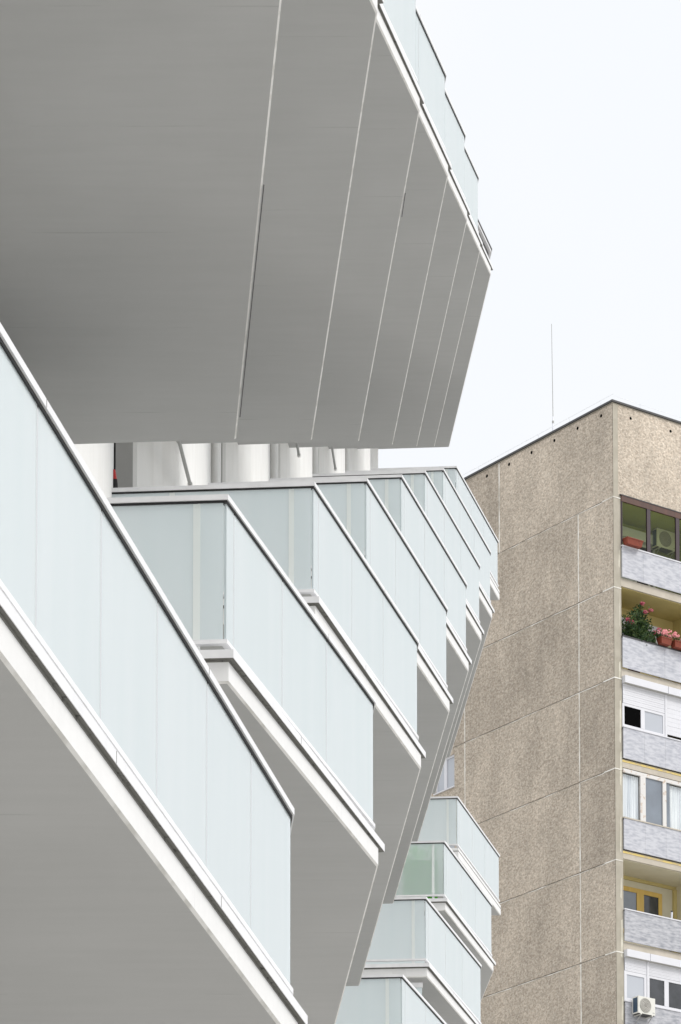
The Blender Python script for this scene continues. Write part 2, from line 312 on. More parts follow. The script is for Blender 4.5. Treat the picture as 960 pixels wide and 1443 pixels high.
def variant(kind):
    W1 = (-2.03, .16); C = (0, 0); T = (1.08, 4.18); E = (.455, 12.80); W2 = (side_w(12.95) , 12.95)
    Cs, Ts, Es = (.03, -.05), (1.13, 4.27), (.516, 12.92)
    Ct, Tt, Et = (.065, -.09), (1.185, 4.41), (.575, 12.98)
    W1s, W1t = (-2.03, .11), (-2.03, .07)
    fj = [.2, 1.5, 2.8]
    if kind == 'first':
        dx, dy = .1758, .9844; L = 9.5
        C = (1.08 - dx * L, 4.18 - dy * L); Cs = (C[0] + .03, C[1] - .05); Ct = (C[0] + .05, C[1] - .075)
        x = side_w(C[1] + .1) ; W1 = (x, C[1] + .12); W1s = (x, C[1] + .07); W1t = (x, C[1] + .045)
        fj = [L - .0 - k * 1.14 for k in range(8, 0, -1)]
    if kind == 'last':
        E = (-.1, 4.26); Es = (-.1, 4.33); Et = (-.1, 4.43); W2 = (side_w(4.4), 4.4)
        E = None
    Z0, Z1 = -.33, -.10
    sl = MB()
    if E is None: out_ = [W1s, Cs, Ts, (W2[0], 4.36)]
    else: out_ = [W1s, Cs, Ts, Es, (W2[0], Es[1] + .13)]
    n = len(out_)
    low = offs(out_, -.015)
    low[0] = (W1s[0], W1s[1] + .015); low[-1] = (out_[-1][0], out_[-1][1] - .015)
    sl.prism(out_, Z0 + .015, Z1, 'paint')
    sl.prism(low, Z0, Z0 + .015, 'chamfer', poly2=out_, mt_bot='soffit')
    meshes = {'slab': sl.mesh('balcony_slab', scl)}
    # drip trim, its underside shade painted as a dark strip
    tp = [W1t, Ct, Tt]
    if E is None: tp.append((W2[0], 4.47))
    t = MB(); strip(t, tp, .11, -.16, -.099, 'alu'); strip(t, offs(tp, -.004), .07, -.1625, -.1601, 'shadedirt')
    if E:
        te = [(Ts[0] - .035, Ts[1] + .03), (Es[0] - .035, Es[1] - .03), (W2[0], Es[1] + .10)]
        strip(t, te, .07, -.0985, -.07, 'alu'); meshes['drip_trim'] = t.mesh('drip_trim', scl)
    jp = offs(out_[:3] if E else out_, .003)
    t = MB(); strip(t, jp, .03, -.178, -.163, 'shadedirt'); meshes['painted_shade_strip'] = t.mesh('painted_shade_strip', scl)  # shade below the trim painted on the slab edge, with sooty drips
    deck = offs(out_, -.10); deck[0] = (W1s[0], W1s[1] + .1); deck[-1] = (out_[-1][0], out_[-1][1] - .1)
    t = MB(); t.prism(deck, -.0995, -.0955, 'deck'); meshes['deck'] = t.mesh('terrace_deck', scl)
    gp = [W1, C, T] + ([E, W2] if E else [(W2[0], 4.25)])
    panels, posts, seams = [], [], []
    def slits(outer, seg, ds, z0, z1, mt='gasket'):
        a, b = Vector(outer[seg]), Vector(outer[seg + 1]); dr = (b - a).normalized(); nm = Vector((dr.y, -dr.x))
        for d_ in ds:
            p = a + dr * d_; t_ = MB()
            t_.prism([tuple(p - dr * .0025), tuple(p - dr * .0025 + nm * .0012), tuple(p + dr * .0025 + nm * .0012), tuple(p + dr * .0025)][::-1], z0, z1, mt)
            seams.append(t_.mesh('section_joint', scl))
    slits(tp, 1, [1.9] if kind != 'first' else [2.2, 5.1, 7.4], -.158, -.101, 'shadedirt')
    if kind != 'roof':
        slits(offs(gp, .03), 1, [2.82] if kind != 'first' else [3.9, 7.2], 1.018, 1.054, 'shadedirt')
        t = MB(); strip(t, offs(gp, .03), .06, 1.016, 1.055, 'alu'); meshes['top_rail'] = t.mesh('top_rail', scl)
        t = MB(); strip(t, offs(gp, .018), .036, 1.0, 1.0155, 'gasket'); meshes['rail_gasket'] = t.mesh('rail_gasket', scl)
        t = MB(); strip(t, offs(gp, .025), .05, -.033, -.002, 'alu'); meshes['bottom_rail'] = t.mesh('bottom_rail', scl)
        for k in range(len(gp) - 1):
            a, b = Vector(gp[k]), Vector(gp[k + 1]); Ln = (b - a).length; dr = (b - a) / Ln; nm = Vector((dr.y, -dr.x))
            if k == 0: js = [Ln - 1.35, Ln - .2] if kind != 'first' else [.9]
            elif k == 1: js = fj
            else: js = [q * 1.23 for q in range(1, int(Ln / 1.23) + 1) if q * 1.23 < Ln - .3]
            cuts = [0.008] + js + [Ln - .008]
            for c0, c1 in zip(cuts[:-1], cuts[1:]):
                c0 += .004; c1 -= .004
                p = [a + dr * c0 - nm * .008, a + dr * c0 + nm * .008, a + dr * c1 + nm * .008, a + dr * c1 - nm * .008]
                t = MB(); t.prism([tuple(q) for q in p], 0, 1.0, 'glass'); panels.append(t.mesh('glass_panel', scl))
            for j in js:
                p = a + dr * j - nm * .0285
                sw = .026 if k == 0 else .011
                t = MB(); t.prism([tuple(a + dr * (j - sw) + nm * .0082), tuple(a + dr * (j - sw) + nm * .0098), tuple(a + dr * (j + sw) + nm * .0098), tuple(a + dr * (j + sw) + nm * .0082)][::-1], .002, .998, 'glassedge'); seams.append(t.mesh('glass_seam', scl))
                hx = dr * .022; hn = nm * .018
                t = MB(); t.prism([tuple(q) for q in (p - hx - hn, p - hx + hn, p + hx + hn, p + hx - hn)], -.095, 1.0, 'post'); posts.append(t.mesh('post', scl))
    else:
        # low roof upstand: recessed dark band under a white coping
        up = [W1, C, T, E, W2]
        t = MB(); strip(t, offs(up, .0), .16, -.095, .10, 'flash'); meshes['roof_upstand'] = t.mesh('roof_upstand', scl)
        t = MB(); strip(t, offs(up, .06), .28, .10, .16, 'alu'); strip(t, offs(up, .075), .03, .16, .185, 'flash'); meshes['roof_coping'] = t.mesh('roof_coping', scl)
    return meshes, panels, posts, seams
VAR = {k: variant(k) for k in ('std', 'first', 'last', 'roof')}
def balcony(kind, o, label=None):
    ms, pn, po, se = VAR[kind]
    loc = Vector((o[0] * S, o[1] * S, o[2] * S + EYE)) - WBL
    sb = link('balcony', ms['slab'], wb, loc)
    if label: sb['label'] = label
    for k in ('drip_trim', 'painted_shade_strip', 'deck', 'top_rail', 'rail_gasket', 'bottom_rail', 'roof_upstand', 'roof_coping'):
        if k in ms: link(k, ms[k], sb)
    for m_ in pn: link('glass_panel', m_, sb)
    for m_ in po: link('post', m_, sb)
    for m_ in se: link(m_.name.split('.')[0], m_, sb)
    return sb
for i in range(1, 9):
    k = {1: 'first', 8: 'last'}.get(i, 'std')
    balcony(k, O[i], 'nearest balcony, longer than the others' if i == 1 else None)
    if i < 8:
        balcony('roof' if i == 7 else k, (O[i][0], O[i][1], O[i][2] + HA), 'unglazed top slab with a low coping' if i == 7 else None)
    if i >= 4:
        sb_ = balcony(k, (O[i][0], O[i][1], O[i][2] + HD))
        if i == 7:      # this flat's side panes are clearer
            for c_ in [c for c in sb_.children if c.name.startswith('glass_panel')][:3]:
                c_.data = c_.data.copy(); c_.data.materials[0] = M['clearglass']

# open joints left along two of the top slabs' outer edges
for i, (a, c) in ((1, ((.833, 8.585), (.560, 12.48))), (3, ((1.006, 6.12), (.976, 6.68)))):
    z = O[i][2] + HA - .3285
    t = MB(); x0, y0 = O[i][0] + a[0], O[i][1] + a[1]; x1, y1 = O[i][0] + c[0], O[i][1] + c[1]
    t.prism([(x0 - .0036, y0), (x0 + .0036, y0), (x1 + .0036, y1), (x1 - .0036, y1)], z, z + .01, 'flash')
    t.obj('open_joint', wb, xf=lambda v: (v[0] * S - WBL.x, v[1] * S - WBL.y, v[2] * S + EYE - WBL.z))
JS = {3: 2.65, 4: 3.35, 5: 3.2, 6: 3.05, 7: 3.3, 8: 2.85}
# facade wall: zig-zag plan with one recess and one bulging bay per balcony position, extruded full height
def facade_pts():
    pts = []
    st = (.56, 8.87)
    for i in range(0, 9):
        if i == 0: o = (O[1][0] - st[0], O[1][1] - st[1])
        else: o = O[i][:2]
        def P(s, ou):    # s along facade from the side line, ou outward (+x)
            return (o[0] + side_w(s) + ou, o[1] + s)
        j_ = JS.get(i, 2.8); w_ = .2 if i <= 3 else .12
        seq = [P(j_ - 1.9, .04), P(j_ - 1.87, -.21 - (.07 if i == 3 else 0)), P(j_ - .03, -.21 - (.07 if i == 3 else 0)), P(j_, 0), P(j_ + .03, .04), P(j_ + .45, w_ * .8), P(j_ + .9, w_)]
        if i == 8: seq += [P(4.25, .12)]
        else:
            for q in range(1, 13):      # bulging bay
                a = q / 12
                seq.append(P(j_ + .9 + (8.87 + JS.get(i + 1, 2.8) - 2.85 - j_) * a, w_ + .20 * math.sin(math.pi * a ** .6) - (w_ - .04) * a))
        pts += seq
    return pts
fp = facade_pts()
ZT = O[8][2] + 5.0
far = fp[-1]; near = fp[0]
poly = fp + [(far[0] - 12, far[1] + .8), (near[0] - 12, near[1] - 0.0)]
wm = MB()
b = len(poly)
zb, zt = -EYE / S, ZT
wm.v = [(x, y, zb) for x, y in poly] + [(x, y, zt) for x, y in poly]
for i in range(b):
    j = (i + 1) % b
    wm.f.append((i, j, b + j, b + i))
    dx, dy = poly[j][0] - poly[i][0], poly[j][1] - poly[i][1]
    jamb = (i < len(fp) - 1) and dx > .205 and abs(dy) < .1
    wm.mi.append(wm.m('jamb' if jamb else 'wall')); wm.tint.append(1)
wm.f += [tuple(reversed(range(b))), tuple(b + i for i in range(b))]; wm.mi += [wm.m('wall')] * 2; wm.tint += [1, 1]
def wxf(v): return (v[0] * S - WBL.x, v[1] * S - WBL.y, v[2] * S + EYE - WBL.z)
wm.obj('facade_wall', wb, xf=wxf)
RODS = {3: ((-1.397, 3.046, 2.77), (-1.338, 3.979, 2.70)), 5: ((-1.519, 1.119, 1.95), (-1.493, 1.542, 2.02)), 6: ((-1.581, .149, 1.53), (-1.51, 1.27, 1.64))}
# tall windows in the recesses
for i in range(1, 9):
    o = O[i]
    def P(s, ou): return (o[0] + side_w(s) + ou, o[1] + s)
    j_ = JS.get(i, 2.8) - 1.9
    for lv in ((0,) if i < 5 else (0, HD)):
        zf = o[2] + lv - .07; zc = zf + 3.35
        fr = MB()
        for (s0, s1) in ((.42, .49), (1.02, 1.09), (1.62, 1.69)):
            p0, p1 = P(j_ + s0, -.206), P(j_ + s1, -.15)
            fr.box((p0[0], p0[1], zf), (p1[0], p1[1], zc), 'darkframe')
        for z in (zf + .0, zc - .07): fr.box((P(j_ + .42, -.205)[0], P(j_ + .49, 0)[1], z), (P(j_ + 1.69, -.16)[0], P(j_ + 1.62, 0)[1], z + .07), 'darkframe')
        wf = fr.obj('window', wb, xf=wxf)
        pn = MB(); pn.box((P(j_ + .49, -.204)[0], P(j_ + .49, 0)[1], zf + .07), (P(j_ + 1.62, -.18)[0], P(j_ + 1.62, 0)[1], zc - .07), 'darkpane'); pn.obj('pane', wf, xf=wxf)
    # upper terrace pocket between the two balcony floors: slim dark door frame and half-column
    zf = o[2] + 3.5; zc = o[2] + HA - .335
    if i == 3:
        fr = MB(); p0 = P(j_ + 1.74, -.278); fr.box((p0[0], p0[1], zf), (p0[0] + .022, p0[1] + .07, zc), 'darkframe'); fr.box((p0[0] + .032, p0[1], zf), (p0[0] + .055, p0[1] + .07, zc), 'darkframe')
        fr.obj('shutter_guide', wb, xf=wxf)
    # round columns
    c = P(j_ + .2, .09 if i > 3 else -.03)
    if i != 3: cm = MB(); cm.tube((c[0], c[1], zf - 3.57), (c[0], c[1], zc if i < 8 else zf + .3), .055, 'wall', 20); cm.obj('column', wb, xf=wxf)
    # slim ceiling rod under the next slab
    if i < 8:
        a = P(8.2, .34); cm = MB(); rd = RODS.get(i)
        if rd:
            (x0, y0, z0_), (x1, y1, z1_) = rd; p_ = Vector((o[0] + x0, o[1] + y0, o[2] + z1_)); q_ = Vector((o[0] + x1, o[1] + y1, o[2] + z1_))
            p_ = q_ - (q_ - p_).normalized() * 1.6
            cm.tube(p_, q_, .02, 'pipe', 8); cm.tube(q_, q_ + (q_ - p_).normalized() * .05, .028, 'wall', 8)
            cm.obj('drain_pipe', wb, xf=wxf)
# privacy screens beneath the low row
for i in (5, 6, 7):
    o = O[i]; z1 = o[2] + HD - .335; z0 = O[i - 1][2] + HD - .095
    dr = Vector((-2.03, .16)).normalized()
    def Q(l, off): return (o[0] - .04 + dr.x * l - dr.y * off, o[1] + .10 + dr.y * l + dr.x * off)
    b_ = MB(); b_.prism([Q(0, .0), Q(0, .05), Q(1.95, .05), Q(1.95, 0)][::-1], z1 - .14, z1 - .06, 'alu'); bar = b_.obj('privacy_screen', wb, xf=wxf)
    g_ = MB(); g_.prism([Q(0.01, .015), Q(0.01, .035), Q(1.95, .035), Q(1.95, .015)][::-1], z0, z1 - .141, 'glass'); g_.obj('glass_panel', bar, xf=wxf)

# ---- things standing on the white building's terraces
def world(o, x, y, z): return Vector(((o[0] + x) * S, (o[1] + y) * S, (o[2] + z) * S + EYE))
FL = -.095
# green artificial-turf box and white bin behind the glass of the low row
o7 = (O[7][0], O[7][1], O[7][2] + HD)
p = world(o7, -.44, .11, FL)
hb = MB(); hb.box((-.27, 0.01, 0), (.27, .28, .66), 'hedge')
for k in range(260):
    x, y, z = random.uniform(-.26, .25), random.uniform(.0, .27), random.uniform(.3, .86)
    a = random.uniform(0, 6.28); r = .03
    hb.quad([(x, y, z), (x + r * math.cos(a), y + r * math.sin(a), z + .02), (x + .02, y, z + .09)], 'hedge')
tag(hb.obj('box_hedge', loc=p), 'bright green box hedge glowing through the frosted side glass of a lower balcony', 'plant')
p = world(o7, -1.02, .18, FL)
bn = MB(); bn.tube((0, 0, 0), (0, 0, .46), .11, 'acwhite', 20, .13); bn.tube((0, 0, .46), (0, 0, .48), .14, 'acwhite', 20)
tag(bn.obj('bin', loc=p), 'white round bin seen blurred through frosted glass left of the green hedge', 'bin')
bn = MB(); bn.tube((0, 0, 0), (0, 0, .50), .07, 'flash', 16, .08)
tag(bn.obj('umbrella_stand', loc=world(o7, -1.36, .2, FL)), 'dark slim pot blurred through frosted glass, left of the white bin', 'pot')
# red and black broom handle by the first doorway
pm = world(O[3], -1.912, .53, 1.16)
rt = MB(); rt.tube((0, 0, -1.02), (0, 0, .0), .014, 'red', 12); rt.tube((0, 0, .0), (-.01, 0, .12), .02, 'gasket', 12); rt.tube((-.01, 0, .12), (-.02, 0, .2), .018, 'red', 12, .014)
BROOM = rt
# distant parasol top on the last balcony
p = world(O[8], -.45, 1.2, FL)
ps = MB(); ps.tube((0, 0, 0), (0, 0, 1.10 * S + .03), .02, 'pipe', 8)
pa = empty('parasol', p); tag(pa, 'closed-off grey parasol whose pointed top peeks over the farthest glass rail', 'parasol')
ps.obj('pole', pa)
cn = MB(); H0, H1 = .92, 1.02
for k in range(6):
    a0, a1 = math.pi * k / 3, math.pi * (k + 1) / 3
    cn.quad([(0, 0, H1 + .045), (.34 * math.cos(a0), .34 * math.sin(a0), H0 - .16), (.34 * math.cos(a1), .34 * math.sin(a1), H0 - .16)], 'canvas')
cn.obj('canopy', pa)

# ==================================================================================================
# CONCRETE PANEL TOWER
# ==================================================================================================
TH = .942; CX, CY, CZ = 8.213, 108.855, 44.858 + EYE     # corner; CZ = joint under the top storey
Rd = Vector((math.sin(TH), math.cos(TH))); Ld = Vector((-math.cos(TH), math.sin(TH)))
tower = empty('concrete_tower_block', (CX, CY, 0)); tag(tower, 'tall brown pebble-dash panel tower block with stacked balconies on its right face', 'building')
def tx(v):   # local (R, L, z relative to joint) -> relative to tower empty
    return (Rd.x * v[0] + Ld.x * v[1], Rd.y * v[0] + Ld.y * v[1], v[2] + CZ)
# NB: (R, L, z) is right-handed: R x L = +z
RW, LW = 20.0, 11.6; ZB = -CZ; NST = 16
pn = MB()
def tint(): return random.choice((.90, .96, 1.0, 1.06)) + random.uniform(-.03, .03)
GAP = .014
def lpanel(l0, l1, z0, z1):
    pn.box((0, l0 + GAP, z0 + GAP), (.14, l1 - GAP, z1 - GAP), 'pebL', tint())
# left face, panel layout per storey (window column between 7.83 and 8.8)
lpanel(-.0, 5.49, 0, 2.92); lpanel(5.51, LW, 0, 2.92)
for k in range(NST):
    z1 = -2.8 * k; z0 = max(ZB, z1 - 2.8)
    lpanel(0, 1.64, z0, z1); lpanel(1.64, 7.29, z0, z1)
    t_ = tint() * .96
    zw0, zw1 = z1 - 1.27, z1 - .20
    if zw0 < z0: continue
    pn.box((0, 7.29 + GAP, z0 + GAP), (.14, 7.83, z1 - GAP), 'pebL', t_); pn.box((0, 8.85, z0 + GAP), (.14, LW, z1 - GAP), 'pebL', t_)
    pn.box((0, 7.83, z0 + GAP), (.14, 8.85, zw0), 'pebL', t_); pn.box((0, 7.83, zw1), (.14, 8.85, z1 - GAP), 'pebL', t_)
# top storey on right face
pn.box((.2, 0, .10), (RW, .16, 2.92), 'pebL', 1.13)
wl = pn.obj('pebble_wall', tower, xf=tx)
core = MB()
core.box((.145, 1.45, ZB), (RW, LW - .01, 2.9), 'cement')
core.box((.145, .17, .1), (RW, 1.45, 2.9), 'cement')
core.box((0.002, 0.0, 2.921), (RW, LW, 2.95), 'cement')
core.obj('core_wall', tower, xf=tx)
# corner strip of smooth cement with a repaired edge
cs = MB(); cs.box((.142, -.012, ZB), (.29, 1.45, .10), 'cement'); cs.box((.005, -.012, ZB), (.142, -.001, 2.92), 'cement'); cs.box((.142, -.012, .101), (.199, .0, 2.92), 'cement')
cs.obj('corner_strip', tower, xf=tx)
pt = MB(); random.seed(3)
z = -1.6
while z > -18:
    h = random.uniform(.2, 1.5); wd = random.uniform(.05, .13)
    x0_ = .20 - random.uniform(0, .03); pt = MB()
    pt.quad([(x0_, -.0135, z - h), (.20 + wd * .3, -.0135, z - h - .06), (.20 + wd * .6, -.0135, z - h * .5), (.20 + wd * .5, -.0135, z), (x0_ + .02, -.0135, z - .05)], 'cementpatch')
    pt.obj('cement_repair', tower, xf=tx); z -= h + random.uniform(.1, 1.3)
# mortar lines in the joints
mo = MB(); random.seed(9)
def vline(l, z0, z1):
    n_ = 6; mo = MB(); b_ = []
    for q in range(n_ + 1):
        zz = z0 + (z1 - z0) * q / n_; a_, c_ = l - .02 + random.uniform(-.008, .008), l + .02 + random.uniform(-.008, .008)
        mo.v += [(-.004, a_, zz), (-.004, c_, zz), (.02, c_, zz), (.02, a_, zz)]
        if q:
            o_ = 4 * (q - 1)
            for e in range(4): mo.f.append((o_ + e, o_ + (e + 1) % 4, o_ + 4 + (e + 1) % 4, o_ + 4 + e)); mo.mi.append(mo.m('mortar')); mo.tint.append(1)
    mo.obj('mortar_line', tower, xf=tx)
vline(5.5, 0, 2.9)
for k in range(NST):
    z1 = -2.8 * k; z0 = max(ZB, z1 - 2.8)
    vline(1.64, z0 + .03, z1 - .03); vline(7.29, z0 + .03, z1 - .03)
def hline(z, l0, l1):
    mo = MB(); n_ = 26
    for q in range(n_ + 1):
        l = l0 + (l1 - l0) * q / n_; t_ = z - .004 - random.uniform(0, .012); h_ = random.choice((.002, .004, .018, .024))
        mo.v += [(-.003, l, t_ - h_), (-.003, l, t_), (.02, l, t_), (.02, l, t_ - h_)]
        if q:
            o_ = 4 * (q - 1)
            for e in range(4): mo.f.append((o_ + e, o_ + (e + 1) % 4, o_ + 4 + (e + 1) % 4, o_ + 4 + e)); mo.mi.append(mo.m('mortar')); mo.tint.append(1)
    mo.obj('mortar_line', tower, xf=tx)
for k in range(NST):
    z = -2.8 * k
    hline(z, .5, LW)
    m_ = MB(); m_.prism([(-.0055, -.0205), (.285, -.0205), (.285, -.0135), (-.0045, -.0125), (-.0045, .5), (-.0055, .5)], z - .022, z + .012, 'mortar'); m_.obj('mortar_corner', tower, xf=tx)
jb = MB(); jb.box((.124, .02, ZB), (.137, LW - .02, 2.9), 'joint'); jb.obj('joint_backing', tower, xf=tx)
# roof edge, vents, lightning wire
re = MB(); re.box((-.05, -.05, 2.951), (RW, .10, 3.01), 'flash'); re.box((-.05, .10, 2.951), (.10, LW, 3.01), 'flash'); re.obj('roof_edge', tower, xf=tx)
lw_ = MB()
lw_.tube((0.05, 0, 3.22), (0.05, LW, 3.16), .005, 'wire', 5); lw_.tube((.05, 0, 3.16), (RW, 0, 3.16), .005, 'wire', 5)
for k in range(8): lw_.tube((.05, .6 + k * 1.5, 3.0), (.05, .6 + k * 1.5, 3.17), .007, 'wire', 5); lw_.tube((1.1 + k * 1.7, 0, 3.0), (1.1 + k * 1.7, 0, 3.17), .007, 'wire', 5)
lw_.obj('lightning_wire', tower, xf=tx)
for k in range(8):
    v_ = MB(); v_.tube((-.006, .525 + k * 1.117, 2.70), (.01, .525 + k * 1.117, 2.70), .05, 'black', 12); v_.obj('vent_hole', tower, xf=tx)
    v_ = MB(); v_.tube((.72 + k * 1.6, -.006, 2.62), (.72 + k * 1.6, .01, 2.62), .045, 'black', 12); v_.obj('vent_hole', tower, xf=tx)
# left-face windows
for k in range(NST - 1):
    zb_, zt_ = -2.8 * k - 1.27, -2.8 * k - .20
    f = MB(); l0, l1 = 7.83, 8.85
    f.box((.05, l0, zb_), (.12, l0 + .02, zt_), 'pvc'); f.box((.05, l1 - .07, zb_), (.12, l1, zt_), 'pvc'); f.box((.05, l0 + .02, zb_), (.12, l1 - .07, zb_ + .06), 'pvc'); f.box((.05, l0 + .02, zt_ - .07), (.12, l1 - .07, zt_), 'pvc')
    f.box((.045, 8.28, zb_ + .06), (.115, 8.42, zt_ - .07), 'pvc')
    wi = f.obj('window', tower, xf=tx)
    f = MB(); f.box((.08, l0 + .02, zb_ + .06), (.10, 8.28, zt_ - .07), 'panelight'); f.box((.08, 8.42, zb_ + .06), (.10, l1 - .07, zt_ - .07), 'panelight'); f.obj('pane', wi, xf=tx)
    f = MB(); f.box((-.05, l0 - .02, zb_ - .03), (.05, l1 + .02, zb_ - .001), 'pvc'); f.obj('sill', wi, xf=tx)

# ---- right-face loggias
def bar(mb, r0, r1, z0, z1, l0, l1, mt): mb.box((r0, l0, z0), (r1, l1, z1), mt)
PITCH = 3.43
def loggia(k, bay, kind, paint, label=None, board='marble'):
    r0 = .29 + bay * PITCH; r1 = r0 + 3.21; zc = -2.8 * k + (-.04 if k == 0 else .09); zf = -2.8 * (k + 1) + .34; D = 1.3
    # recess: back wall, ceiling, two side walls, floor
    m = MB()
    bar(m, r0, r1, zf, zc, D, D + .14, paint); bar(m, r0, r0 + .02, zf, zc, .06, D, paint); bar(m, r1 - .02, r1, zf, zc, .06, D, paint)
    bar(m, r0 + .02, r1 - .02, zc - .02, zc, .06, D, paint); bar(m, r0 + .02, r1 - .02, zf, zf + .02, .06, D, 'slabedge')
    lg = m.obj('loggia', tower, xf=tx)
    if label: lg['label'] = label
    # slab edge under
    m = MB(); bar(m, r0, r1 + .22, zf - .25, zf, 0.0, 1.45, 'slabedge'); m.obj('slab_edge', lg, xf=tx)
    m = MB(); bar(m, r1, r1 + .22, zf, zc + .002, 0.0, 1.45, 'cement'); m.obj('pier', lg, xf=tx)
    if k == 0: m = MB(); bar(m, r0, r1 + .22, zc, .099, .02, 1.45, 'slabedge'); m.obj('lintel', lg, xf=tx)
    zt = -2.8 * k - 1.49; zb_ = -2.8 * k - 2.44
    m = MB(); bar(m, r0 - .0, r1 + .1, zb_, zt, -.07, -.03, board); 
    for q in range(1, 4): bar(m, r0 + q * .83 - .006, r0 + q * .83 + .006, zb_ + .01, zt - .06, -.0715, -.069, 'marbledark')
    pr = m.obj('parapet', lg, xf=tx)
    m = MB(); bar(m, r0 - .01, r1 + .1, zt, zt + .035, -.09, .02, 'pvc' if kind in ('brown', 'open2') else 'slabedge' if kind == 'curtain' else 'flash' if kind == 'open1' else 'pvc'); m.obj('parapet_cap', lg, xf=tx)
    m = MB(); bar(m, r0, r1 + .1, zt - .05, zt - .001, -.068, .0, 'flash'); m.obj('cap_shadow_joint', lg, xf=tx)
    return lg, r0, r1, zc, zf, zt, zb_
def win(lg, name, r0, r1, z0, z1, l, fw, fm, pm, div=()):
    f = MB(); bar(f, r0, r0 + fw, z0, z1, l - .05, l, fm); bar(f, r1 - fw, r1, z0, z1, l - .05, l, fm); bar(f, r0 + fw, r1 - fw, z0, z0 + fw, l - .05, l, fm); bar(f, r0 + fw, r1 - fw, z1 - fw, z1, l - .05, l, fm)
    for c, w_ in div: bar(f, c - w_ / 2, c + w_ / 2, z0 + fw, z1 - fw, l - .055, l - .004, fm)
    o = f.obj(name, lg, xf=tx)
    edges = [r0 + fw] + [q for c, w_ in div for q in (c - w_ / 2, c + w_ / 2)] + [r1 - fw]
    for a, c in zip(edges[::2], edges[1::2]):
        q = MB(); bar(q, a, c, z0 + fw, z1 - fw, l - .03, l - .022, pm if isinstance(pm, str) else pm[(edges.index(a) // 2) % len(pm)])
        q.obj('pane', lg, xf=tx)
    return o
seqk = ['brown', 'open1', 'pvc', 'curtain', 'open2', 'pvc2', 'curtain', 'open2', 'pvc2', 'open1', 'curtain', 'pvc', 'open2', 'curtain', 'open1']
LAB = {('brown', 0): 'brown-framed glazed balcony with green walls', ('open1', 1): 'open ochre balcony full of flowers', ('pvc', 2): 'white shuttered balcony with a small open window',
       ('curtain', 3): 'glazed balcony with peeling frames and net curtains', ('open2', 4): 'open cream balcony with yellow joinery', ('pvc2', 5): 'white glazed balcony above the air conditioner'}
